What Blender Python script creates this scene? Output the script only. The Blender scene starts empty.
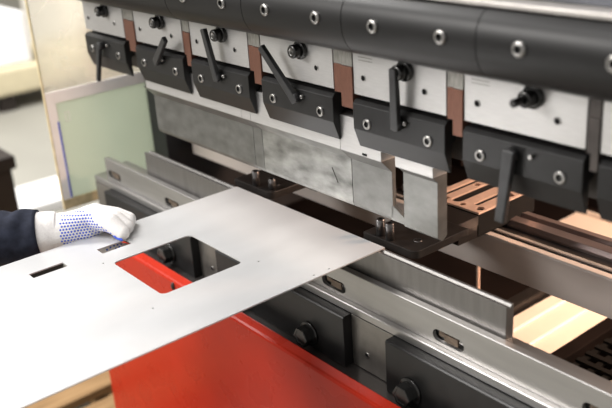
import bpy, bmesh, math, random
from mathutils import Vector, Matrix
from mathutils.bvhtree import BVHTree
random.seed(7)
scene = bpy.context.scene
COL = scene.collection
PI = math.pi

# ------------------------------------------------------------------ materials
def new_mat(name):
    m = bpy.data.materials.new(name); m.use_nodes = True
    nt = m.node_tree; b = nt.nodes['Principled BSDF']
    return m, nt, b

def mat(name, col, rough=.4, metal=0., spec=.5, noise=0., nscale=30., stretch=(1, 1, 1), rnoise=0., bump=0., coat=0., col2=None, detail=4.):
    """Principled surface whose colour and gloss wander with object-space noise."""
    m, nt, b = new_mat(name)
    b.inputs['Base Color'].default_value = (*col, 1)
    b.inputs['Roughness'].default_value = rough
    b.inputs['Metallic'].default_value = metal
    b.inputs['Specular IOR Level'].default_value = spec
    b.inputs['Coat Weight'].default_value = coat
    if noise or rnoise or bump or col2:
        tc = nt.nodes.new('ShaderNodeTexCoord'); mp = nt.nodes.new('ShaderNodeMapping')
        mp.inputs['Scale'].default_value = stretch
        nz = nt.nodes.new('ShaderNodeTexNoise'); nz.inputs['Scale'].default_value = nscale; nz.inputs['Detail'].default_value = detail
        nt.links.new(tc.outputs['Object'], mp.inputs['Vector']); nt.links.new(mp.outputs['Vector'], nz.inputs['Vector'])
        rp = nt.nodes.new('ShaderNodeValToRGB')
        c2 = col2 if col2 else tuple(min(1, c * (1 + noise)) for c in col)
        c1 = col if col2 else tuple(c * (1 - noise) for c in col)
        rp.color_ramp.elements[0].position = .3; rp.color_ramp.elements[0].color = (*c1, 1)
        rp.color_ramp.elements[1].position = .7; rp.color_ramp.elements[1].color = (*c2, 1)
        nt.links.new(nz.outputs['Fac'], rp.inputs['Fac']); nt.links.new(rp.outputs['Color'], b.inputs['Base Color'])
        if rnoise:
            mr = nt.nodes.new('ShaderNodeMapRange')
            mr.inputs['To Min'].default_value = max(.03, rough - rnoise); mr.inputs['To Max'].default_value = min(1, rough + rnoise)
            nt.links.new(nz.outputs['Fac'], mr.inputs['Value']); nt.links.new(mr.outputs['Result'], b.inputs['Roughness'])
        if bump:
            bp = nt.nodes.new('ShaderNodeBump'); bp.inputs['Strength'].default_value = bump; bp.inputs['Distance'].default_value = .001
            nt.links.new(nz.outputs['Fac'], bp.inputs['Height']); nt.links.new(bp.outputs['Normal'], b.inputs['Normal'])
    return m

M = {}
M['plate'] = mat('brushed_aluminium', (.55, .54, .53), .42, .75, noise=.06, nscale=60, stretch=(1, 1, 14), rnoise=.08)
M['punch'] = mat('ground_punch_steel', (.16, .16, .152), .40, .85, col2=(.24, .24, .23), nscale=38, stretch=(1, 1, 1.6), rnoise=.12, detail=8)
M['punch_stained'] = mat('stained_punch_steel', (.11, .11, .104), .36, .8, col2=(.42, .42, .40), nscale=22, stretch=(1, 1, 2.2), rnoise=.16, detail=10)
M['die'] = mat('die_steel', (.20, .192, .185), .38, .85, noise=.10, nscale=120, stretch=(1, 1, .12), rnoise=.06)
M['rail'] = mat('rail_steel', (.38, .37, .36), .33, .85, noise=.10, nscale=26, stretch=(.25, 1, 2.5), rnoise=.10)
M['block'] = mat('ground_block_steel', (.26, .245, .225), .42, .85, noise=.10, nscale=70, rnoise=.08)
M['black'] = mat('black_oxide', (.012, .0116, .0116), .36, 0, .34, noise=.25, nscale=50, rnoise=.06)
M['bar'] = mat('black_bar_paint', (.008, .0076, .0074), .42, 0, .30, noise=.18, nscale=16, stretch=(.5, 1, 1), rnoise=.05)
M['lever'] = mat('lever_black', (.030, .030, .031), .40, .2, .5, noise=.2, nscale=80, rnoise=.06)
M['bolt'] = mat('bolt_black', (.045, .044, .043), .24, .7, .6, noise=.2, nscale=90)
M['screw'] = mat('screw_steel', (.36, .35, .335), .30, 1., noise=.12, nscale=300)
M['recess'] = mat('recess_dark', (.010, .010, .010), .8, 0, .1)
M['bed'] = mat('bed_dark_steel', (.045, .040, .038), .32, .3, .5, noise=.25, nscale=24, rnoise=.08)
M['holder'] = mat('holder_dark_steel', (.07, .06, .055), .42, .5, noise=.25, nscale=40, rnoise=.06)
M['holder_grey'] = mat('holder_grey_steel', (.30, .29, .265), .45, .7, noise=.25, nscale=90, stretch=(4, 1, 1), rnoise=.06)
M['spacer'] = mat('warm_tinted_spacer', (.18, .080, .053), .42, .45, noise=.12, nscale=110, stretch=(3, 1, 1), rnoise=.06)  # brown stands for warm lamp light on steel, put into the colour
M['red'] = mat('red_paint', (.40, .020, .006), .28, 0, .16, noise=.06, nscale=14, rnoise=.05)
M['sheet'] = mat('zinc_sheet', (.62, .62, .625), .42, .55, noise=.045, nscale=16, stretch=(1, .35, 1), rnoise=.06, detail=6)
M['gauge'] = mat('gauge_dark_steel', (.035, .031, .029), .34, .5, noise=.2, nscale=60, rnoise=.06)
M['carriage'] = mat('carriage_steel', (.72, .52, .42), .36, .35, noise=.10, nscale=60, rnoise=.06)
M['pin'] = mat('pin_steel', (.16, .155, .155), .32, .9, noise=.15, nscale=200, rnoise=.05)
M['beam'] = mat('beam_steel', (.62, .56, .52), .38, .30, noise=.08, nscale=20, stretch=(.2, 1, 1), rnoise=.06)
M['guide'] = mat('guide_rail_steel', (.24, .19, .18), .34, .7, noise=.15, nscale=30, stretch=(.4, 1, 1), rnoise=.08)
M['tray'] = mat('cream_tray_paint', (.78, .68, .58), .5, 0, .3, noise=.04, nscale=12)
M['nut'] = mat('slot_nut_steel', (.16, .12, .09), .45, .6, noise=.3, nscale=150)
M['mesh'] = mat('mesh_black', (.005, .0045, .004), .8, 0, .1)
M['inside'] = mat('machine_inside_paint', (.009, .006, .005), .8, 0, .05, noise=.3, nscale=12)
M['ram'] = mat('ram_paint', (.075, .08, .095), .38, .1, .5, noise=.2, nscale=10)
M['ledge'] = mat('ledge_steel', (.50, .47, .44), .40, .6, noise=.12, nscale=40)
M['frame_dark'] = mat('side_frame_paint', (.035, .035, .038), .45, 0, .4, noise=.2, nscale=20)
M['frame_white'] = mat('guard_frame_white', (.93, .91, .89), .45, 0, .4, noise=.05, nscale=20)
M['tan'] = mat('guard_sill_tan', (.55, .45, .27), .5, 0, .3, noise=.2, nscale=60)
M['blue'] = mat('blue_seal', (.12, .15, .62), .5)
M['sleeve'] = mat('navy_cloth', (.020, .023, .036), .85, 0, .15, noise=.35, nscale=70, bump=.35)
M['glove'] = mat('white_knit', (.80, .77, .75), .9, 0, .1, noise=.05, nscale=500, bump=.5)
M['dot'] = mat('blue_rubber', (.045, .10, .56), .5, 0, .3, noise=.08, nscale=300)
M['rubber'] = mat('rubber_black', (.015, .014, .013), .5)
M['floor'] = mat('workshop_floor', (.29, .28, .245), .55, 0, .4, noise=.10, nscale=1.6, detail=6)
M['wall'] = mat('workshop_wall', (.80, .76, .68), .8, 0, .2, noise=.05, nscale=1.)
M['white_box'] = mat('white_carton', (.85, .84, .84), .6, 0, .3, noise=.03, nscale=6)
M['carton'] = mat('beige_carton', (.62, .55, .38), .75, 0, .2, noise=.12, nscale=5)
M['cabinet'] = mat('dark_cabinet', (.022, .016, .014), .4, 0, .4, noise=.2, nscale=8)
M['wood'] = mat('pallet_wood', (.20, .115, .05), .7, 0, .2, col2=(.34, .21, .10), nscale=9, stretch=(6, .6, 6), bump=.3)
M['machine_beige'] = mat('machine_beige', (.92, .88, .78), .5, 0, .3, noise=.06, nscale=3)
M['brownpost'] = mat('brown_post', (.25, .18, .12), .6, 0, .3, noise=.2, nscale=6)
M['yellow'] = mat('yellow_paint', (.75, .55, .15), .5, 0, .3, noise=.05, nscale=9)
M['bluegrey'] = mat('bluegrey_cloth', (.45, .46, .50), .8)

def glass_mat(name, tint, rough, mixdiff, dcol):
    """Thin plastic pane: clear or cloudy transmission mixed with some scatter of its own colour."""
    m = bpy.data.materials.new(name); m.use_nodes = True
    nt = m.node_tree; nt.nodes.clear()
    out = nt.nodes.new('ShaderNodeOutputMaterial')
    b = nt.nodes.new('ShaderNodeBsdfPrincipled')
    b.inputs['Base Color'].default_value = (*tint, 1); b.inputs['Roughness'].default_value = rough
    b.inputs['Transmission Weight'].default_value = 1.; b.inputs['IOR'].default_value = 1.45
    d = nt.nodes.new('ShaderNodeBsdfDiffuse'); d.inputs['Color'].default_value = (*dcol, 1)
    mx = nt.nodes.new('ShaderNodeMixShader'); mx.inputs['Fac'].default_value = mixdiff
    tc = nt.nodes.new('ShaderNodeTexCoord'); nz = nt.nodes.new('ShaderNodeTexNoise'); nz.inputs['Scale'].default_value = 14
    nt.links.new(tc.outputs['Object'], nz.inputs['Vector'])
    mr = nt.nodes.new('ShaderNodeMapRange'); mr.inputs['To Min'].default_value = mixdiff - .05; mr.inputs['To Max'].default_value = mixdiff + .05
    nt.links.new(nz.outputs['Fac'], mr.inputs['Value']); nt.links.new(mr.outputs['Result'], mx.inputs['Fac'])
    tl = nt.nodes.new('ShaderNodeBsdfTranslucent'); tl.inputs['Color'].default_value = (*dcol, 1)
    sc_ = nt.nodes.new('ShaderNodeMixShader'); sc_.inputs['Fac'].default_value = .5
    nt.links.new(d.outputs[0], sc_.inputs[1]); nt.links.new(tl.outputs[0], sc_.inputs[2])
    nt.links.new(b.outputs[0], mx.inputs[1]); nt.links.new(sc_.outputs[0], mx.inputs[2]); nt.links.new(mx.outputs[0], out.inputs['Surface'])
    return m
M['pane'] = glass_mat('clear_guard_plastic', (.99, .97, .93), .12, .27, (.92, .88, .78))
M['green'] = glass_mat('green_guard_plastic', (.84, .95, .86), .35, .85, (.72, .77, .665))

# ------------------------------------------------------------------ mesh helpers
def bev(bm, geom_edges, w, seg=2):
    if w > 0 and geom_edges:
        bmesh.ops.bevel(bm, geom=geom_edges, offset=w, segments=seg, affect='EDGES', profile=.6, clamp_overlap=True)

def merge(dst, src, mi=0):
    for f in src.faces: f.material_index = mi if mi is not None else f.material_index
    me = bpy.data.meshes.new('tmp'); src.to_mesh(me); dst.from_mesh(me); bpy.data.meshes.remove(me); src.free()

def box(bm, x0, x1, y0, y1, z0, z1, bw=0., mi=0, rot=None, seg=2):
    t = bmesh.new(); bmesh.ops.create_cube(t, size=1)
    for v in t.verts:
        v.co = Vector(((x0 + x1) / 2 + v.co.x * (x1 - x0), (y0 + y1) / 2 + v.co.y * (y1 - y0), (z0 + z1) / 2 + v.co.z * (z1 - z0)))
    bev(t, t.edges[:], bw, seg)
    if rot is not None: bmesh.ops.transform(t, matrix=rot, verts=t.verts)
    merge(bm, t, mi)

def prism(bm, pts, a, b, axis='x', bw=0., mi=0, seg=2):
    """Extrude a closed outline between a and b. axis x: pts are (y,z); y: (x,z); z: (x,y)."""
    def P(p, t):
        return {'x': (t, p[0], p[1]), 'y': (p[0], t, p[1]), 'z': (p[0], p[1], t)}[axis]
    t = bmesh.new()
    va = [t.verts.new(P(p, a)) for p in pts]; vb = [t.verts.new(P(p, b)) for p in pts]
    t.faces.new(va); t.faces.new(vb[::-1])
    n = len(pts)
    for i in range(n): t.faces.new((va[i], vb[i], vb[(i + 1) % n], va[(i + 1) % n]))
    bmesh.ops.recalc_face_normals(t, faces=t.faces[:])
    bev(t, t.edges[:], bw, seg)
    merge(bm, t, mi)

def sharp_caps(bm):
    for ed in bm.edges:
        fs = ed.link_faces
        if len(fs) == 2 and (abs(fs[0].normal.x) > .5) != (abs(fs[1].normal.x) > .5): ed.smooth = False

def frame_from(d, up=None):
    d = Vector(d).normalized()
    u = Vector(up) if up is not None else (Vector((0, 0, 1)) if abs(d.z) < .9 else Vector((0, 1, 0)))
    x = d.cross(u).normalized(); y = x.cross(d).normalized()
    return Matrix((x, y, d)).transposed()   # columns x, y, d

def lathe(bm, o, d, prof, n=24, mi=0, mis=None, hexfrom=None, smooth=True):
    """Revolve (radius, height) profile about direction d from point o. mis: material per band. hexfrom: rings from this index are hexagonal."""
    t = bmesh.new(); F = frame_from(d); o = Vector(o); rings = []
    for k, (r, h) in enumerate(prof):
        ring = []
        for i in range(n):
            a = 2 * PI * i / n; rr = r
            if hexfrom is not None and k >= hexfrom:
                s = PI / 3; aa = (a % s) - s / 2; rr = r * math.cos(s / 2) / math.cos(aa)
            ring.append(t.verts.new(o + F @ Vector((rr * math.cos(a), rr * math.sin(a), h))))
        rings.append(ring)
    for k in range(len(rings) - 1):
        for i in range(n):
            f = t.faces.new((rings[k][i], rings[k][(i + 1) % n], rings[k + 1][(i + 1) % n], rings[k + 1][i]))
            f.material_index = mis[k] if mis else mi; f.smooth = smooth
    f = t.faces.new(rings[0][::-1]); f.material_index = mis[0] if mis else mi
    f = t.faces.new(rings[-1]); f.material_index = mis[-1] if mis else mi
    bmesh.ops.recalc_face_normals(t, faces=t.faces[:])
    merge(bm, t, None)

def bar(bm, p0, p1, w0, w1, th, up=(0, -1, 0), bw=.001, mi=0):
    """A flat bar from p0 to p1, tapering from width w0 to w1, thickness th along up."""
    p0 = Vector(p0); p1 = Vector(p1); L = (p1 - p0).length; F = frame_from(p1 - p0, up)
    t = bmesh.new()
    vs = []
    for w, h in ((w0, 0), (w1, L)):
        vs.append([t.verts.new(p0 + F @ Vector((sx * w / 2, sy * th / 2, h))) for sx, sy in ((-1, -1), (1, -1), (1, 1), (-1, 1))])
    t.faces.new(vs[0]); t.faces.new(vs[1][::-1])
    for i in range(4): t.faces.new((vs[0][i], vs[1][i], vs[1][(i + 1) % 4], vs[0][(i + 1) % 4]))
    bmesh.ops.recalc_face_normals(t, faces=t.faces[:])
    bev(t, t.edges[:], bw)
    merge(bm, t, mi)

def obj(name, bm, mats, parent=None, loc=None, smooth=False):
    me = bpy.data.meshes.new(name); bm.to_mesh(me); bm.free()
    for m in (mats if isinstance(mats, (list, tuple)) else [mats]): me.materials.append(M[m] if isinstance(m, str) else m)
    o = bpy.data.objects.new(name, me); COL.objects.link(o)
    if smooth:
        for p in me.polygons: p.use_smooth = True
    if parent is not None: o.parent = parent
    if loc is not None: o.location = loc
    return o

def tag(o, label, cat, group=None):
    o['label'] = label; o['category'] = cat
    if group: o['group'] = group
    return o

def thing(name, label, cat, loc=(0, 0, 0), group=None):
    o = bpy.data.objects.new(name, None); COL.objects.link(o); o.location = loc; o.empty_display_size = .03
    return tag(o, label, cat, group)

def struct(name, bm, m):
    o = obj(name, bm, m); o['kind'] = 'structure'; return o

def B(): return bmesh.new()

def copy_tree(o, parent=None):
    c = o.copy(); COL.objects.link(c)
    if parent is not None: c.parent = parent
    for ch in list(o.children): copy_tree(ch, c)
    return c

def socket_screw(name, parent, p, r, h=.004, mats=('screw', 'recess'), mi_out=0):
    """Socket head screw facing the operator: a chamfered head with a dark hexagon recess."""
    bm = B()
    lathe(bm, p, (0, -1, 0), [(r, -.004), (r, h * .7), (r * .88, h), (r * .56, h), (r * .50, h - .0006), (r * .46, h * .2 - .001)],
          n=30, mis=[0, 0, 0, 1, 1], hexfrom=4)
    return obj(name, bm, list(mats), parent)

# ------------------------------------------------------------------ upper beam and clamps
X0, PITCH, W = -.2823, .1815, .15
CX = [X0 + i * PITCH + d for i, d in enumerate((-.004, .005, -.002, -.0023, .0042, -.0017, -.017))]
XL, XR = -.29, 1.00

bm = B(); box(bm, XL, XR, -.030, .26, .142, .75, .002)
ram = obj('ram_beam', bm, 'ram'); tag(ram, 'dark blue-grey upper ram of the press brake above the black bars', 'machine beam')
bm = B(); box(bm, XL, XR, -.052, .0, .1365, .1415, .001)
obj('ledge_strip', bm, 'ledge', ram)
# the dark tool holder behind the clamps
bm = B()
prism(bm, [(.0140, .136), (.0140, -.020), (.0365, -.022), (.0365, -.064), (.080, -.064), (.080, .136)], XL, XR, 'x', .001)
hold = obj('tool_holder', bm, 'holder'); tag(hold, 'dark steel tool holder bar running behind the silver clamp plates', 'tool holder')

# rounded black bars with their socket screws
prof_pts = [(-.002, .0560), (-.030, .0615), (-.050, .0695), (-.060, .0795), (-.0655, .092), (-.067, .108), (-.064, .122), (-.057, .131), (-.046, .1355), (-.002, .1355)]
def smooth_profile(pts, n=4):
    out = [pts[0]]
    for i in range(1, len(pts) - 2):
        p0, p1, p2, p3 = (Vector(pts[j]) for j in (i - 1, i, i + 1, i + 2))
        for k in range(n):
            t = k / n
            out.append(tuple(.5 * (2 * p1 + (p2 - p0) * t + (2 * p0 - 5 * p1 + 4 * p2 - p3) * t * t + (3 * p1 - p0 - 3 * p2 + p3) * t ** 3)))
    return out + [pts[-2], pts[-1]]
prof = smooth_profile(prof_pts)
edges_x = [XL, -.055, .132, .319, .5065, .6945, .883, XR]
seg_lab = ['rounded black bar above the leftmost clamp, nearest the glass guard',
           'second rounded black bar from the left, above the clamp with the short lever',
           'third rounded black bar from the left, above the lever that stands nearly upright',
           'fourth rounded black bar from the left, above the lever leaning far left',
           'fifth rounded black bar from the left, above the lever standing straight up',
           'sixth rounded black bar from the left, above the large bright plate at right',
           'rounded black bar cut off by the right edge of the photo']
for i in range(7):
    xa, xb = edges_x[i] + .0006, edges_x[i + 1] - .0006
    t = thing('clamp_bar', seg_lab[i], 'black bar', ((xa + xb) / 2, -.03, .0545), 'rounded black bars along the ram')
    inv = Vector(t.location)
    bm = B(); prism(bm, [(y - inv.y, z - inv.z) for y, z in prof], xa - inv.x, xb - inv.x, 'x', 0)
    bm.normal_update(); sharp_caps(bm)
    for f in bm.faces: f.smooth = abs(f.normal.x) < .5
    o = obj('bar_body', bm, 'bar', t)
    for xx in (edges_x[i] + .0505, edges_x[i] + .1450) if i not in (0, 6) else ((XL + .0985, XL + .193) if i == 0 else (edges_x[6] + .04,)):
        if xx > XR: continue
        s = socket_screw('socket_screw', t, Vector((xx, -.0665, .1060)) - inv, .0072, .0035)

levers = [(-.017, -.066, -.004), (.055, .044, -.010), (-.012, .071, -.006), (-.050, .064, -.010), (.003, .068, -.004), (-.006, -.074, -.004), (.004, -.07, -.004)]
clamp_lab = ['leftmost clamp, thin black lever hanging straight down in front of the guard',
             'second clamp from the left, short black lever tilted up to the right',
             'third clamp from the left, black lever nearly upright left of the plate bolt',
             'fourth clamp from the left, long black lever leaning far over to the left',
             'fifth clamp from the left, black lever standing straight up hiding part of the bolt',
             'large blurred clamp at right, black lever hanging down below the jaw',
             'clamp at the right edge of the photo, only a sliver of its plate visible']
for i in range(7):
    x = CX[i]
    t = thing('tool_clamp', clamp_lab[i], 'clamp', (x, 0, 0), 'quick-release tool clamps along the ram')
    # plate with two drilled holes
    bm = B(); box(bm, 0, W, 0, .0132, .0005, .060, .0006)
    pl = obj('holder_plate', bm, 'plate', t)
    for hx in (.018, .118):
        bm = B(); lathe(bm, (hx, 0, .0228), (0, -1, 0), [(.0040, -.002), (.0040, .0006), (.0033, .0010), (.0031, .0003)], 16, mis=[0, 0, 1])
        obj('drilled_hole', bm, ['screw', 'recess'], pl)
    if i in (4, 5):
        bm = B()
        for k in range(2): box(bm, .010, .034, -.0003, .001, .0475 - k * .004, .0485 - k * .004)
        obj('etched_mark', bm, 'holder_grey', pl)
    # big black bolt
    bx, bz = .0895, .0425
    bm = B(); L = .017
    lathe(bm, (bx, 0, bz), (0, -1, 0), [(.0088, 0), (.0088, L - .0015), (.0078, L), (.0046, L), (.0042, L - .0005), (.0038, L - .008)], 30, mis=[0, 0, 0, 1, 1], hexfrom=4)
    bo = obj('plate_bolt', bm, ['bolt', 'screw'], t)
    bm = B(); lathe(bm, (bx, 0, bz), (0, -1, 0), [(.0122, 0), (.0122, .0045), (.0115, .0055), (.0088, .0055)], 30)
    obj('washer', bm, 'bolt', bo)
    if i == 5:
        bm = B(); lathe(bm, (bx, -.014, bz), (0, -1, 0), [(.0042, 0), (.0042, .019), (.003, .020)], 20)
        obj('bolt_stem', bm, 'bolt', bo)
    # jaw: black, lower face sloping back
    bm = B()
    prism(bm, [(-.006, -.0065), (-.006, -.0385), (.003, -.0637), (.0053, -.0637), (.0053, -.030), (.0128, -.028), (.0128, -.0015), (-.0012, -.0015)], 0, W, 'x', .0008)
    j = obj('jaw', bm, 'black', t, (.003, 0, -.003))
    for hx in (.025, .125):
        socket_screw('jaw_screw', j, (hx, -.006, -.0285), .0066, .0022)
    # lever with its boss and little pin
    dx, dz, dy = levers[i]
    H = Vector(((.072, .082, .082, .083, .084, .071, .082)[i], -.013, -.020))
    tip = H + Vector((dx, dy, dz))
    bm = B()
    wl = .75 if i == 0 else (1.15 if i == 5 else 1.)
    bar(bm, H - (tip - H).normalized() * .006, tip, .0125 * wl, .0098 * wl, .0072, bw=.0016)
    lathe(bm, (H.x, -.005, H.z), (0, -1, 0), [(.0072, 0), (.0072, .010), (.006, .0112)], 24)
    obj('release_lever', bm, 'lever', t)
    bm = B(); lathe(bm, (.0945, -.005, -.0175), (0, -1, 0), [(.0026, 0), (.0026, .0050), (.0018, .0060)], 16)
    obj('pivot_pin', bm, 'screw', t)

# spacers in the gaps between clamps, warm lamp light put into their colour
sp_lab = ['warm-tinted spacer in the gap right of the leftmost clamp',
          'warm-tinted spacer between the short tilted lever and the nearly upright lever',
          'warm-tinted spacer between the third and fourth clamp from the left',
          'wide warm-tinted spacer left of the lever standing straight up',
          'warm-tinted spacer left of the large blurred clamp at right',
          'dark steel spacer at the far right beside the large bright plate']
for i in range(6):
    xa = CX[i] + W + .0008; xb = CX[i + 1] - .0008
    t = thing('gap_spacer', sp_lab[i], 'spacer', ((xa + xb) / 2, .012, -.0185), 'spacers in the clamp gaps')
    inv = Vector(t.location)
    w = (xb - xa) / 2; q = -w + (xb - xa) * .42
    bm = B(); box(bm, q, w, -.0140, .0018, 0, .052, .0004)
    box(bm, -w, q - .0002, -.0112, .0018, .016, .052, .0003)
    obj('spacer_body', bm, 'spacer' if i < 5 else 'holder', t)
    bm = B(); box(bm, q, w, -.0130, .0018, .0525, .075, .0004); box(bm, -w, q - .0002, -.0108, .0018, .0525, .075, .0003)
    obj('spacer_cap', bm, 'holder_grey' if i < 5 else 'holder', t)

# ------------------------------------------------------------------ punches
def punch(xa, xb, lab, face=.024, ta=None, tb=None, m='punch', foot=False):
    """A segment: square tang on top, front sloping back to a thinner body with a blunt tip."""
    ta = xa if ta is None else ta; tb = xb if tb is None else tb
    t = thing('punch_segment', lab, 'punch', ((xa + xb) / 2, .03, -.167), 'punch segments under the clamps')
    inv = Vector(t.location); bk = .0305; mid = (face + bk) / 2
    pr_ = [(.006, -.0815), (face, -.0815 - (face - .006)), (face, -.1615), (mid - .0012, -.1670), (mid + .0012, -.1670), (bk, -.1615), (bk, -.0815)]
    bm = B()
    prism(bm, [(y - inv.y, z - inv.z) for y, z in pr_], xa - inv.x, xb - inv.x, 'x', .0005)
    if foot:
        prism(bm, [(xb - .002 - inv.x, -.1440 - inv.z), (xb - inv.x, -.1455 - inv.z), (.5085 - inv.x, -.1585 - inv.z), (.5085 - inv.x, -.1660 - inv.z), (xb - .002 - inv.x, -.1660 - inv.z)], face - inv.y, bk - inv.y, 'y', .0004)
    body = obj('punch_body', bm, m, t)
    b2 = B(); box(b2, ta - inv.x, tb - inv.x, .006 - inv.y, bk - inv.y, -.0815 - inv.z, -.034 - inv.z, .0004)
    obj('punch_tang', b2, 'plate', t)
    return t, inv
e = .0004
punch(-.106, .1885 - e, 'long grey punch segment at left, above the upright end of the die', ta=-.095)
punch(.1885 + e, .2110 - e, 'narrow punch segment wedged between the two long ones')
a, inv = punch(.2110 + e, .4095 - e, 'stained scratched long punch segment in the middle', m='punch_stained')
b2 = B(); bar(b2, Vector((.3690, .0239, -.121)) - inv, Vector((.3800, .0239, -.141)) - inv, .0012, .0012, .0008, bw=0)
obj('scratch', b2, 'holder', a)
a, inv = punch(.4095 + e, .4852, 'short punch segment whose foot reaches right below a notch', foot=True)
b2 = B(); box(b2, .4515 - inv.x, .4600 - inv.x, .0054 - inv.y, .0075 - inv.y, -.0800 - inv.z, -.0770 - inv.z, .0005)
obj('locating_slot', b2, 'recess', a)
punch(.5150, .5712, 'rightmost punch segment hanging free at the open end, brown side face', face=.014, ta=.5096)

# ------------------------------------------------------------------ die, rail, blocks, bed
ZD = -.2162
bm = B()
dp = [(.0165, ZD), (.0200, ZD), (.0232, ZD - .0040), (.0265, ZD), (.0300, ZD), (.0300, -.2848), (.0165, -.2848)]
prism(bm, dp, -.158, .6735, 'x', .0006)
die = obj('die_bar', bm, 'die'); tag(die, 'upright grey die bar with a grooved top, standing in the slotted rail', 'die')

# slotted rail: a stepped section cut by stadium slots
def stadium(cx, cz, L, r, n=10):
    pts = []
    for i in range(n + 1):
        a = -PI / 2 + PI * i / n; pts.append((cx + L / 2 - r + r * math.cos(a), cz + r * math.sin(a)))
    for i in range(n + 1):
        a = PI / 2 + PI * i / n; pts.append((cx - L / 2 + r + r * math.cos(a), cz + r * math.sin(a)))
    return pts
RX0, RX1 = -.305, .99
slots = [-.271, -.054, .162, .383, .597, .812]
SZ, SL, SR = -.2868, .051, .0082
def plate_with_holes(bm, outer, holes, ta, tb, axis='y', bw=0.):
    """A slab with real holes: fill the outline and hole loops, then extrude."""
    t = bmesh.new(); es = []
    for loop in [outer] + holes:
        vs = [t.verts.new((p[0], ta, p[1]) if axis == 'y' else (p[0], p[1], ta)) for p in loop]
        for i in range(len(vs)): es.append(t.edges.new((vs[i], vs[(i + 1) % len(vs)])))
    bmesh.ops.triangle_fill(t, use_beauty=True, use_dissolve=False, edges=es)
    # drop faces that fell inside a hole
    def inside(p, poly):
        c = False; n = len(poly)
        for i in range(n):
            x1, y1 = poly[i]; x2, y2 = poly[(i + 1) % n]
            if (y1 > p[1]) != (y2 > p[1]) and p[0] < (x2 - x1) * (p[1] - y1) / (y2 - y1) + x1: c = not c
        return c
    bad = []
    for f in t.faces:
        c = f.calc_center_median(); q = (c.x, c.z) if axis == 'y' else (c.x, c.y)
        if any(inside(q, h) for h in holes): bad.append(f)
    bmesh.ops.delete(t, geom=bad, context='FACES_ONLY')
    g = bmesh.ops.extrude_face_region(t, geom=t.faces[:])
    d = Vector((0, tb - ta, 0)) if axis == 'y' else Vector((0, 0, tb - ta))
    bmesh.ops.translate(t, verts=[v for v in g['geom'] if isinstance(v, bmesh.types.BMVert)], vec=d)
    bmesh.ops.recalc_face_normals(t, faces=t.faces[:])
    merge(bm, t, 0)

rail = thing('die_rail', 'bright steel rail with keyhole slots that carries the die', 'rail', (.34, .003, -.312))
rinv = Matrix.Translation(-Vector(rail.location))
def radd(name, bm, m, parent=rail):
    o = obj(name, bm, m, parent); o.matrix_parent_inverse = rinv if parent is rail else Matrix.Identity(4); return o
bm = B()
holes = []
for s in slots:
    st = stadium(s, SZ, SL, SR)
    holes.append(st)
plate_with_holes(bm, [(RX0, -.2585), (RX1, -.2585), (RX1, -.3000), (RX0, -.3000)], holes, .003, .0085)
prism(bm, [(.003, -.2586), (.003, -.2574), (.0038, -.2566), (.0130, -.2566), (.0130, -.2586)], RX0, RX1, 'x')          # chamfered lip
prism(bm, [(.0130, -.2566), (.0160, -.2600), (.0160, -.2852), (.0310, -.2852), (.0310, -.2790), (.0330, -.2760), (.0500, -.2760), (.0500, -.3000), (.0130, -.3000)], RX0, RX1, 'x', 0)
prism(bm, [(.0085, -.2586), (.0130, -.2586), (.0130, -.2790), (.0085, -.2790)], RX0, RX1, 'x')
face = radd('rail_body', bm, 'rail')
bm = B(); prism(bm, [(-.006, -.3020), (-.0050, -.3005), (.050, -.3005), (.050, -.3120), (-.006, -.3120)], -.345, RX1, 'x', .0006)
radd('rail_foot', bm, 'rail')
for s in slots:
    bm = B(); box(bm, s - .008, s + .014, .0048, .0080, SZ - .0060, SZ + .0045, .001); box(bm, s - .018, s - .0085, .0060, .0082, SZ - .002, SZ + .005, .0008)
    nut = radd('slot_nut', bm, 'nut')

bm = B(); box(bm, -.345, .99, .004, .052, -.3935, -.3122, .001)
box(bm, -.345, .99, -.046, .055, -1.098, -.3938, .002)
bed = obj('machine_bed', bm, 'bed'); tag(bed, 'dark lower bed of the press brake behind the red cover', 'machine bed')

clamp_x = [(-.278, .037), (.1135, .4277), (.5100, .8250)]
cl_lab = ['black clamp plate at far left, seen under the gloved hand and through the sheet opening',
          'black clamp plate in the middle, its right end clear of the sheet',
          'black clamp plate at bottom right below the bright rail']
for (xa, xb), lab in zip(clamp_x, cl_lab):
    t = thing('die_clamp', lab, 'clamp plate', (xa, -.006, -.3930), 'black bolted clamp plates on the bed')
    L = xb - xa
    bm = B(); prism(bm, [(-.0135, .0800), (-.0155, .0775), (-.0155, .0005), (.0095, .0005), (.0095, .0800)], 0, L, 'x', .001)
    obj('clamp_plate', bm, 'black', t)
    for hx in (.045, .238):
        if hx > L: continue
        c = Vector((hx, -.0155, .0235))
        bm = B()
        lathe(bm, c, (0, -1, 0), [(.0152, .0032), (.0152, .0178), (.0146, .0188), (.0110, .0188), (.0106, .0182)], 6, smooth=False)
        hb = obj('hex_bolt', bm, 'bolt', t)
        bm = B(); lathe(bm, c, (0, -1, 0), [(.0190, 0), (.0190, .0026), (.0182, .0034), (.012, .0034)], 36)
        obj('washer', bm, 'screw' if False else 'bolt', hb)
bl_lab = ['grey steel block at the far left end of the bed below the rail',
          'grey steel block with a set screw, seen through the opening in the sheet',
          'grey steel block with a set screw between the two right-hand black plates']
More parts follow.
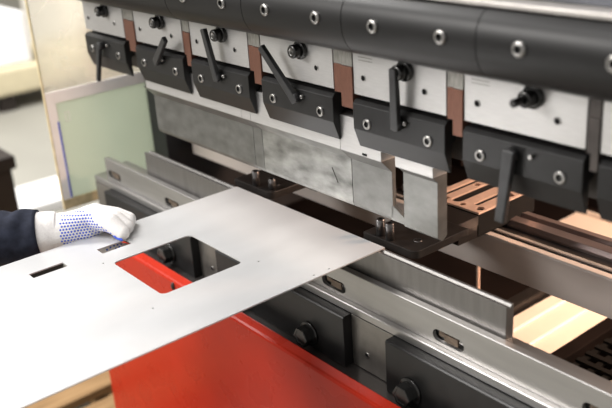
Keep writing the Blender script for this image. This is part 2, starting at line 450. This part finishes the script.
for (xa, xb), lab in zip(((-.344, -.2786), (.0375, .113), (.4282, .5095)), bl_lab):
    t = thing('spacer_block', lab, 'steel block', (xa, -.006, -.3930), 'steel blocks between the clamp plates')
    L = xb - xa
    bm = B(); box(bm, 0, L, -.0005, .0095, .0005, .0800, .0006)
    obj('block_body', bm, 'block', t)
    bm = B(); c = (L * .37 if xa > .3 else L * .5, -.0005, .027)
    lathe(bm, c, (0, -1, 0), [(.0042, -.001), (.0042, .0010), (.0028, .0012), (.0024, .0003)], 20, mis=[0, 0, 1], hexfrom=3)
    obj('set_screw', bm, ['screw', 'recess'], t)

# red front cover
red = thing('front_cover', 'glossy red front cover of the machine below the sheet', 'machine cover', (.34, -.06, -1.098))
ri = Vector(red.location)
bm = B()
pr = [(-.060, -1.098), (-.060, -.3905), (-.0585, -.3875), (-.0555, -.3862), (-.0475, -.3785), (-.0462, -.3790), (-.0462, -1.098)]
prism(bm, [(y - ri.y, z - ri.z) for y, z in pr], -.318 - ri.x, .99 - ri.x, 'x', .0006)
obj('cover_panel', bm, 'red', red)
bm = B(); t_ = bmesh.new(); bmesh.ops.create_uvsphere(t_, u_segments=20, v_segments=12, radius=1)
for v in t_.verts: v.co = Vector((.028 + v.co.x * .0045 - ri.x, -.0605 + v.co.y * .004 - ri.y, -.3965 + v.co.z * .0075 - ri.z))
merge(bm, t_, 0)
obj('rubber_bumper', bm, 'rubber', red, smooth=True)

# ------------------------------------------------------------------ the workpiece
def rrect(x0, x1, y0, y1, r, n=5):
    pts = []
    for cx, cy, a0 in ((x1 - r, y1 - r, 0), (x0 + r, y1 - r, PI / 2), (x0 + r, y0 + r, PI), (x1 - r, y0 + r, 1.5 * PI)):
        for i in range(n + 1):
            a = a0 + PI / 2 * i / n; pts.append((cx + r * math.cos(a), cy + r * math.sin(a)))
    return pts
def circ(x, y, r, n=12): return [(x + r * math.cos(2 * PI * i / n), y + r * math.sin(2 * PI * i / n)) for i in range(n)]
bm = B()
plate_with_holes(bm, [(.1229, -.72), (.4610, -.72), (.4610, .0305), (.1229, .0275)],
                 [rrect(.2275, .3575, -.2500, -.1275, .008), rrect(.1727, .1912, -.2462, -.2008, .0012), rrect(.1752, .1912, -.3462, -.2978, .0012),
                  circ(.2195, -.2600, .0014), circ(.3700, -.1115, .0014), circ(.4540, -.0865, .0016), circ(.4540, -.0620, .0016), circ(.3785, -.2754, .0014)],
                 -.2160, -.2143, 'z')
sheet = obj('sheet_metal_blank', bm, 'sheet'); tag(sheet, 'large light grey metal sheet with a rectangular opening and two small slots', 'metal sheet')

# ------------------------------------------------------------------ back gauge
beam = thing('gauge_beam', 'long brownish steel beam behind the die, running the length of the machine', 'beam', (.35, .22, -.312))
bi = Vector(beam.location)
def badd(name, bm, m, parent=beam):
    o = obj(name, bm, m, parent)
    if parent is beam: o.matrix_parent_inverse = Matrix.Translation(-bi)
    return o
bm = B(); prism(bm, [(.220, -.312), (.220, -.2575), (.2225, -.2552), (.2330, -.2552), (.2330, -.312)], -.33, .98, 'x', .0006)
badd('beam_face', bm, 'beam')
bm = B(); prism(bm, [(.2332, -.2590), (.272, -.2600), (.272, -.310), (.2332, -.310)], -.33, .98, 'x', .0006)
badd('beam_channel', bm, 'gauge')
bm = B(); box(bm, -.33, .98, .2440, .2500, -.2590, -.2560, .0006)
badd('bright_strip', bm, 'ledge')
bm = B(); box(bm, .3990, .4025, .2900, .2960, -.495, -.3105, .0003)
badd('beam_bracket', bm, 'carriage')
bm = B(); prism(bm, [(.2722, -.300), (.2722, -.2560), (.276, -.2500), (.290, -.2480), (.294, -.2535), (.300, -.2535), (.304, -.2480), (.318, -.2500), (.322, -.2560), (.322, -.300)], .25, .98, 'x', .0006)
gr = obj('guide_rail', bm, 'guide'); tag(gr, 'grooved pinkish-brown guide rail lying behind the beam at right', 'guide rail')

f_lab = ['back gauge finger at right, its two upright pins touching the sheet corner',
         'back gauge finger at left, two pins at the far left corner of the sheet']
def finger(ox, lab, pins, sx=0.):
    t = thing('gauge_finger', lab, 'gauge finger', (ox, .05, -.2290), 'back gauge fingers behind the die')
    # dark tip plate with rounded nose
    bm = B()
    out = [(-.050, .000)] + [(.040 + .010 * math.cos(-PI / 2 + PI / 2 * i / 6), .010 + .010 * math.sin(-PI / 2 + PI / 2 * i / 6)) for i in range(7)] + [(.050, .105), (-.050, .105)]
    prism(bm, out, 0, .0120, 'z', .0012)
    tp = obj('finger_plate', bm, 'gauge', t)
    bm = B(); lathe(bm, (.026, .030, .0115), (0, 0, 1), [(.0062, 0), (.0062, .0010), (.0040, .0012), (.0036, .0004)], 24, mis=[0, 0, 1])
    obj('plate_screw', bm, ['pin', 'recess'], tp)
    for px, py, h in pins:
        bm = B(); r = .0062
        lathe(bm, (px, py, .0100), (0, 0, 1), [(r, 0), (r, h), (r * .88, h + .001), (r * .5, h + .001), (r * .45, h - .004)], 28, mis=[0, 0, 0, 1])
        obj('stop_pin', bm, ['pin', 'recess'], t)
    # riser and slotted carriage
    bm = B(); box(bm, -.046, .030, .106, .150, -.004, .0105, .0008)
    obj('step_plate', bm, 'gauge', t)
    bm = B(); box(bm, -.040, .026, .112, .250, -.0255, -.0045, .001)
    obj('riser', bm, 'gauge', t)
    bm = B()
    hs = []
    for (xa, xb, ya, yb) in ((-.062, -.052, .172, .255), (-.037, -.018, .162, .265), (.000, .010, .172, .255)):
        hs.append(stadium2(xa, xb, ya, yb))
    hs += [circ(-.0450, .164, .0060), circ(-.0100, .162, .0050), circ(.0195, .166, .0065), circ(-.0450, .235, .0055), circ(.0195, .234, .0065)]
    plate_with_holes(bm, [(-.072, .152), (.029, .152), (.029, .285), (-.072, .285)], hs, .0110, .0140, 'z')
    obj('slotted_plate', bm, 'carriage', t)
    bm = B(); box(bm, -.070, .027, .153, .284, -.0255, .0104, .001)  # black block close under the plate paints the shade in its slots
    obj('carriage_block', bm, 'recess', t)
    return t
def stadium2(xa, xb, ya, yb, n=8):
    r = (xb - xa) / 2; cx = (xa + xb) / 2
    return [(cx + r * math.cos(PI * i / n), yb - r + r * math.sin(PI * i / n)) for i in range(n + 1)] + \
           [(cx + r * math.cos(PI + PI * i / n), ya + r + r * math.sin(PI + PI * i / n)) for i in range(n + 1)]
finger(.4475, f_lab[0], [(-.0035, -.001 + .0075, .0260), (-.0235, .0085, .0255)])
finger(.1330, f_lab[1], [(.0040, .0065, .0260), (.0370, .0140, .0190)])

# ------------------------------------------------------------------ pans and panels behind
bm = B(); box(bm, .392, .512, .20, .62, -.510, -.500, .002)
tr = obj('scrap_tray', bm, 'tray')
for xs in (.424, .470):
    b2 = B(); box(b2, xs - .0022, xs + .0022, .20, .62, -.4998, -.4960, .001); obj('tray_rib', b2, 'frame_white', tr)
tag(tr, 'cream tray with two raised ribs below the beam at right', 'tray')
bm = B(); box(bm, .360, .386, .20, .64, -.520, -.486, .003)
o = obj('support_bar', bm, 'gauge'); tag(o, 'brown bar running front to back left of the cream tray', 'bar', 'bars beside the tray')
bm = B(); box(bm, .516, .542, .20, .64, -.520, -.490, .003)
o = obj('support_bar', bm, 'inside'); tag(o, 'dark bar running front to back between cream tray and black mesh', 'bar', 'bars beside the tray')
bm = B()
for k in range(14): box(bm, .548 + k * .026, .558 + k * .026, .20, .66, -.505, -.501)
for k in range(18): box(bm, .548, .91, .20 + k * .026, .210 + k * .026, -.5008, -.4970)
o = obj('mesh_panel', bm, 'mesh'); tag(o, 'black square wire mesh at the bottom right behind the rail', 'mesh panel')
bm = B(); box(bm, .548, .91, .20, .66, -.600, -.590, .002)
o = obj('lower_tray', bm, 'tray'); tag(o, 'beige tray glimpsed through the black mesh', 'tray')
bm = B(); box(bm, .205, 1.05, .665, .860, -.510, -.500, .002); box(bm, .205, 1.05, .852, .860, -.500, -.490, .001)
o = obj('rear_tray', bm, 'tray'); tag(o, 'brightly lit cream tray behind the guide rail at right', 'tray')
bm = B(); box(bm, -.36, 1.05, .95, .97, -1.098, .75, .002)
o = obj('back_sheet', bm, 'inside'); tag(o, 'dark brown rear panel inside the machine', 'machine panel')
bm = B(); box(bm, -.36, .27, .40, .43, -.25, .130, .002)  # panel added to keep the work lamp's light off the side guard
o = obj('inner_light_block', bm, 'inside'); tag(o, 'dark panel added deep inside at left to block the work lamp', 'machine panel')
bm = B(); box(bm, -.425, -.362, .176, .97, -1.098, .75, .003)
sf = obj('end_column', bm, 'frame_dark'); tag(sf, 'black upright side frame at the left end of the machine', 'machine frame')

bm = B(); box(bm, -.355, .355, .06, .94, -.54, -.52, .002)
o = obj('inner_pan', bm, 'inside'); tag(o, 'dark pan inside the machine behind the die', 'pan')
# side guard: pane above, framed green window below
gd = thing('side_guard', 'side guard with a clear pane above a white-framed green window', 'guard', (-.42, .065, -.385))
gi = Vector(gd.location)
def gadd(name, bm, m):
    o = obj(name, bm, m, gd); o.matrix_parent_inverse = Matrix.Translation(-gi); return o
bm = B(); box(bm, -.422, -.418, -.050, .172, -.1335, .32, .0005)
gadd('clear_pane', bm, 'pane')
bm = B(); box(bm, -.4235, -.4165, -.0525, -.0502, -.385, .32, .0005)
gadd('edge_strip', bm, 'tan')
bm = B(); box(bm, -.424, -.416, -.050, .174, -.158, -.1337, .001); box(bm, -.424, -.416, -.050, -.031, -.370, -.1578, .001)
gadd('white_frame', bm, 'frame_white')
bm = B(); box(bm, -.424, -.4155, -.050, .174, -.384, -.362, .001)
gadd('sill', bm, 'tan')
bm = B(); box(bm, -.423, -.417, -.0308, .174, -.3618, -.1582, .0005)
gadd('green_window', bm, 'green')
bm = B(); box(bm, -.4168, -.4150, -.0345, -.0308, -.360, -.196, .0003)
gadd('seal_strip', bm, 'blue')
bm = B()
for (ya, yb, za, zb) in ((-.016, -.006, -.181, -.1795), (-.016, -.006, -.200, -.1985), (-.016, -.0145, -.200, -.1795), (-.0075, -.006, -.200, -.1795)):
    box(bm, -.4169, -.4162, ya, yb, za, zb)
gadd('window_sticker', bm, 'frame_white')

# ------------------------------------------------------------------ operator's arm and glove
def capsule(bm, p0, p1, r0, r1, n=20):
    p0 = Vector(p0); p1 = Vector(p1); d = p1 - p0; L = d.length
    if L < 1e-6: d = Vector((0, 0, 1))
    F = frame_from(d); t = bmesh.new(); rings = []
    K = 7
    prof_ = [(r0 * math.cos(-PI / 2 + PI / 2 * i / K), r0 * math.sin(-PI / 2 + PI / 2 * i / K)) for i in range(1, K + 1)]
    prof_ += [(r1 * math.cos(PI / 2 * i / K), L + r1 * math.sin(PI / 2 * i / K)) for i in range(0, K)]
    for r, h in prof_:
        rings.append([t.verts.new(p0 + F @ Vector((r * math.cos(2 * PI * i / n), r * math.sin(2 * PI * i / n), h))) for i in range(n)])
    for k in range(len(rings) - 1):
        for i in range(n): t.faces.new((rings[k][i], rings[k][(i + 1) % n], rings[k + 1][(i + 1) % n], rings[k + 1][i]))
    t.faces.new(rings[0][::-1]); t.faces.new(rings[-1])
    bmesh.ops.recalc_face_normals(t, faces=t.faces[:]); merge(bm, t, 0)

def chain(bm, pts, rs):
    for i in range(len(pts) - 1): capsule(bm, pts[i], pts[i + 1], rs[i], rs[i + 1])

def fused(name, bm, m, parent, voxel, smooth_it, inv):
    """Fuse overlapping shapes into one continuous skin (voxel remesh, then smoothing) and bake the result."""
    me = bpy.data.meshes.new('tmp_fuse'); bm.to_mesh(me); bm.free()
    o = bpy.data.objects.new('tmp_fuse', me); COL.objects.link(o)
    r = o.modifiers.new('r', 'REMESH'); r.mode = 'VOXEL'; r.voxel_size = voxel
    s = o.modifiers.new('s', 'SMOOTH'); s.factor = .5; s.iterations = smooth_it
    dg = bpy.context.evaluated_depsgraph_get(); dg.update()
    nm = bpy.data.meshes.new_from_object(o.evaluated_get(dg)); nm.name = name
    bpy.data.objects.remove(o)
    nm.materials.clear(); nm.materials.append(M[m])
    for p in nm.polygons: p.use_smooth = True
    q = bpy.data.objects.new(name, nm); COL.objects.link(q); q.parent = parent; q.matrix_parent_inverse = Matrix.Translation(-inv)
    return q

per = thing('person', 'arm in a navy sleeve and dotted white knit glove gripping the sheet', 'person', (.05, -.34, -.24))
pi_ = Vector(per.location)
wrist = Vector((.086, -.270, -.2060))
bm = B()
mcp = [Vector((.117, -.224, -.1900)), Vector((.106, -.214, -.1930)), Vector((.095, -.205, -.1950)), Vector((.083, -.199, -.1990))]
pip = [Vector((.150, -.2095, -.1925)), Vector((.139, -.197, -.1945)), Vector((.126, -.187, -.1975)), Vector((.112, -.180, -.2000))]
tip = [Vector((.1690, -.2020, -.2040)), Vector((.1570, -.1890, -.2035)), Vector((.1440, -.179, -.2035)), Vector((.132, -.171, -.2040))]
fr = [(.0160, .0135, .0108), (.0155, .0132, .0108), (.0145, .0122, .0105), (.0130, .0110, .0100)]
for k in range(4):
    capsule(bm, wrist.lerp(mcp[k], .25), mcp[k], .0225 - .002 * k, fr[k][0] + .0010)
    chain(bm, [mcp[k], pip[k], tip[k]], fr[k])
# thumb passes below the sheet
th = [Vector((.094, -.258, -.2110)), Vector((.107, -.244, -.2250)), Vector((.1270, -.2270, -.2335)), Vector((.1500, -.2110, -.2350)), Vector((.1640, -.2020, -.2345))]
chain(bm, th, [.0230, .0190, .0145, .0135, .0115])
capsule(bm, (.099, -.250, -.210), (.111, -.232, -.2045), .0215, .0190)
capsule(bm, (.108, -.238, -.212), (.120, -.222, -.200), .0150, .0120)
capsule(bm, wrist, (.098, -.250, -.205), .0275, .0255)
capsule(bm, (.110, -.234, -.212), (.1195, -.215, -.206), .0125, .0115)
glove = fused('glove', bm, 'glove', per, .0017, 5, pi_)
# ribbed cuff of the glove
ax = (Vector((.098, -.250, -.205)) - Vector((.064, -.310, -.2060))).normalized()
F = frame_from(ax)
bm = B(); t_ = bmesh.new(); rings = []; N = 72; K = 26
for k in range(K + 1):
    u = k / K; c = Vector((.070, -.298, -.2060)) + ax * (.040 * u)
    rad = .0292 + .0007 * math.cos(u * K * PI * .9) + .0010 * math.sin(u * PI) - .0022 * u ** 3
    rings.append([t_.verts.new(c + F @ Vector((rad * .95 * math.cos(2 * PI * i / N), rad * (1.02 + .04 * u) * math.sin(2 * PI * i / N), 0))) for i in range(N)])
for k in range(K):
    for i in range(N): t_.faces.new((rings[k][i], rings[k][(i + 1) % N], rings[k + 1][(i + 1) % N], rings[k + 1][i]))
t_.faces.new(rings[0][::-1]); t_.faces.new(rings[-1]); bmesh.ops.recalc_face_normals(t_, faces=t_.faces[:]); merge(bm, t_, 0)
cu = obj('cuff', bm, 'glove', glove, smooth=True)
# blue rubber grip dots on the thumb side and the finger undersides
bpy.context.view_layer.update()
gm = glove.data
bv = BVHTree.FromPolygons([v.co for v in gm.vertices], [p.vertices[:] for p in gm.polygons])
sd = Vector((.74, -.60, .12)).normalized(); sx_ = Vector((.60, .74, 0)).normalized(); sy_ = sd.cross(sx_).normalized()
if sy_.z < 0: sy_ = -sy_
bm = B(); cnt = 0
o0 = Vector((.112, -.236, -.206))
def dot(loc, nor, r):
    lathe(bm, loc - nor * .0008, nor, [(r, 0), (r * .85, .0010), (r * .4, .0014)], 8)
for i in range(-9, 16):
    for k in range(-12, 10):
        u = i * .0042 + (.0021 if k % 2 else 0); w = k * .0042
        h = bv.ray_cast(o0 + sx_ * u + sy_ * w + sd * .15, -sd)
        if h[0] is None: continue
        # dotted area: an arch from the thumb base over to the underside of the index finger
        if u < -.026 or u > .062: continue
        if u <= .020: lo, hi = -.045, .034 - .5 * max(0, -.010 - u) - .45 * max(0, u)
        else: lo, hi = -.045, .020 - (u - .020) * .66
        if u > .024: lo = hi - .0125
        if not (lo < w < hi): continue
        dot(h[0], h[1], .00175); cnt += 1
for i in range(8):
    for k in range(7):
        h = bv.ray_cast(Vector((.130 + i * .0048 + (.0024 if k % 2 else 0), -.232 + k * .0046, -.218)), Vector((0, 0, -1)))
        if h[0] is not None and h[1].z > .3 and (i + k) > 5: dot(h[0], h[1], .00175)
dots = obj('grip_dots', bm, 'dot', glove); dots['kind'] = 'stuff'
# fingertip rubber patch
bm = B()
tq = Vector((.1630, -.2050, -.2105)); h = bv.ray_cast(tq + sd * .1, -sd)
c = h[0] if h[0] is not None else tq
t_ = bmesh.new(); bmesh.ops.create_uvsphere(t_, u_segments=16, v_segments=8, radius=1)
fx = Vector((.9, .35, -.25)).normalized(); fy = sd.cross(fx).normalized()
for v in t_.verts: v.co = c + fx * (v.co.x * .0095) + fy * (v.co.y * .0026) + sd * (v.co.z * .0012)
merge(bm, t_, 0); obj('fingertip_patch', bm, 'dot', glove, smooth=True)
# sleeve: forearm and elbow, reaching back to the operator
bm = B()
sl = [Vector((.0765, -.2865, -.2050)), Vector((.050, -.330, -.2060)), Vector((-.03, -.46, -.215)), Vector((-.10, -.60, -.24)), Vector((-.12, -.78, -.16))]
srad = [.0345, .0385, .047, .054, .060]
N = 40
t_ = bmesh.new(); rings = []
stations = []
for s in range(len(sl) - 1):
    for q in range(10):
        u = q / 10; stations.append((sl[s].lerp(sl[s + 1], u), srad[s] * (1 - u) + srad[s + 1] * u))
stations.append((sl[-1], srad[-1]))
for k, (c, r) in enumerate(stations):
    d = (stations[min(k + 1, len(stations) - 1)][0] - stations[max(k - 1, 0)][0]).normalized(); F = frame_from(-d)
    ring = []
    for i in range(N):
        a = 2 * PI * i / N
        rr = r * (1 + .035 * math.sin(3 * a + k * .7) + .03 * math.sin(k * 1.1 + 2 * a) * min(1, k / 4))
        ring.append(t_.verts.new(c + F @ Vector((rr * math.cos(a), rr * math.sin(a), 0))))
    rings.append(ring)
for k in range(len(rings) - 1):
    for i in range(N): t_.faces.new((rings[k][i], rings[k][(i + 1) % N], rings[k + 1][(i + 1) % N], rings[k + 1][i]))
t_.faces.new(rings[0][::-1]); t_.faces.new(rings[-1]); bmesh.ops.recalc_face_normals(t_, faces=t_.faces[:]); merge(bm, t_, 0)
slv = obj('sleeve', bm, 'sleeve', per, smooth=True); slv.matrix_parent_inverse = Matrix.Translation(-pi_)

# ------------------------------------------------------------------ workshop behind
FZ = -1.10
bm = B(); box(bm, -9.5, 4., -5., 7., FZ - .1, FZ); struct('floor', bm, 'floor')
bm = B(); box(bm, -9.6, -9.5, -5., 7., FZ - .1, 2.6); struct('wall_left', bm, 'wall')
bm = B(); box(bm, -9.6, 4., 7., 7.1, FZ - .1, 2.6); struct('wall_back', bm, 'wall')

bm = B(); box(bm, -4.6, -4.0, .45, 1.31, -.835, -.52, .02)
t = obj('storage_box', bm, 'white_box'); tag(t, 'bright white box on a beige carton at far left', 'box')
bm = B(); box(bm, -4.65, -3.95, .15, 2.1, FZ + .10, -.837, .02)
t = obj('carton', bm, 'carton'); tag(t, 'long low beige carton under the white box at far left', 'carton')
t = thing('pallet', 'dark pallet runners below the beige carton at far left', 'pallet', (-4.3, 1.1, FZ))
for y in (-.9, -.05, .85):
    bm = B(); box(bm, -.32, .32, y, y + .1, 0, .099, .003); obj('runner', bm, 'cabinet', t)
bm = B(); box(bm, -6.5, -5.3, .2, 1.5, FZ, -.50, .03); box(bm, -6.5, -5.3, .2, 1.5, -.50, -.47, .01, 1)
t = obj('work_table', bm, ['bluegrey', 'yellow']); tag(t, 'pale table with a yellow edge beyond the white box', 'table')
bm = B(); box(bm, -5.6, -4.7, 1.9, 3.6, FZ, .35, .03)
t = obj('machine_cabinet', bm, 'machine_beige'); tag(t, 'large beige machine seen blurred through the clear pane', 'machine')
bm = B(); lathe(bm, (-3.2, 1.36, FZ), (0, 0, 1), [(.16, 0), (.16, .03), (.05, .04), (.05, .55), (.035, .57)], 20)
t = obj('floor_post', bm, 'brownpost'); tag(t, 'brown post blurred behind the clear pane', 'post')
bm = B(); box(bm, -2.50, -2.20, .42, .82, FZ, FZ + .045, .006)
t = obj('floor_box', bm, 'white_box'); tag(t, 'low white box on the floor above the gloved hand', 'box')
cb = thing('tool_cabinet', 'dark brown-black cabinet at the left edge above the sleeve', 'cabinet', (-1.8, -.1, FZ))
bm = B(); box(bm, -.30, .30, -.50, .315, 0, .470, .006); obj('cabinet_body', bm, 'cabinet', cb)
bm = B(); box(bm, -.31, .31, -.51, .330, .4705, .515, .005); obj('cabinet_top', bm, 'cabinet', cb)
bm = B(); box(bm, -.30, .33, -.50, .42, 0, .11, .005); obj('cabinet_plinth', bm, 'cabinet', cb)
# pallet on the floor under the sheet
pal = thing('wooden_pallet', 'brown wooden pallet on the floor beside the red cover', 'pallet', (-.86, .1, FZ))
for k in range(5):
    bm = B(); x = -.40 + k * .17
    box(bm, x, x + .125, -.60, .55, .105, .128, .003); obj('board', bm, 'wood', pal)
for y in (-.55, -.05, .42):
    bm = B(); box(bm, -.40, .405, y, y + .09, 0, .104, .004); obj('runner', bm, 'wood', pal)

# ------------------------------------------------------------------ light, world, camera
def area(name, loc, target, size, power, col, sy=None):
    l = bpy.data.lights.new(name, 'AREA'); l.energy = power; l.color = col; l.size = size
    if sy: l.shape = 'RECTANGLE'; l.size_y = sy
    o = bpy.data.objects.new(name, l); COL.objects.link(o); o.location = loc
    o.rotation_euler = (Vector(target) - Vector(loc)).to_track_quat('-Z', 'Y').to_euler(); return o
area('workshop_window_light', (-1.6, -3.2, 1.7), (.25, 0, -.15), 1.5, 118, (1., .97, .94), 1.1)
area('overhead_fill', (.4, -1.2, 2.3), (.3, -.2, -.2), 1.6, 46, (1., .98, .96), .5)  # unseen overhead light added for highlights on the metal
area('hall_fill', (-2.6, -.6, 2.7), (-4.3, 1.3, -.9), 1.8, 270, (1., .98, .95))  # unseen light added to brighten the floor and boxes behind
area('machine_work_lamp', (.85, .74, .11), (.42, .42, -.45), .14, 12, (1., .66, .47))
w = bpy.data.worlds.new('world'); scene.world = w; w.use_nodes = True
bg = w.node_tree.nodes['Background']; bg.inputs['Color'].default_value = (1., .98, .95, 1); bg.inputs['Strength'].default_value = .38

cam = bpy.data.cameras.new('camera'); co = bpy.data.objects.new('camera', cam); COL.objects.link(co)
Rm = [[0.6331577388431799, 0.7712908859891046, -0.06497420205846603], [0.2565279537525719, -0.28830084978002624, -0.9225378197990765], [-0.7302771300585211, 0.5674442608805355, -0.3803975868840817]]
mw = Matrix.Identity(4)
for r in range(3):
    mw[r][0] = Rm[0][r]; mw[r][1] = -Rm[1][r]; mw[r][2] = -Rm[2][r]
mw[0][3], mw[1][3], mw[2][3] = 1.218304640, -.685233882, .282459779
co.matrix_world = mw
cam.sensor_width = 36; cam.lens = 864.34 * 36 / 612; cam.clip_start = .02
cam.dof.use_dof = True; cam.dof.focus_distance = 1.17; cam.dof.aperture_fstop = 4.2
scene.camera = co
vs = scene.view_settings; vs.view_transform = 'Standard'; vs.look = 'None'; vs.gamma = 1; vs.use_curve_mapping = False; vs.exposure = .30
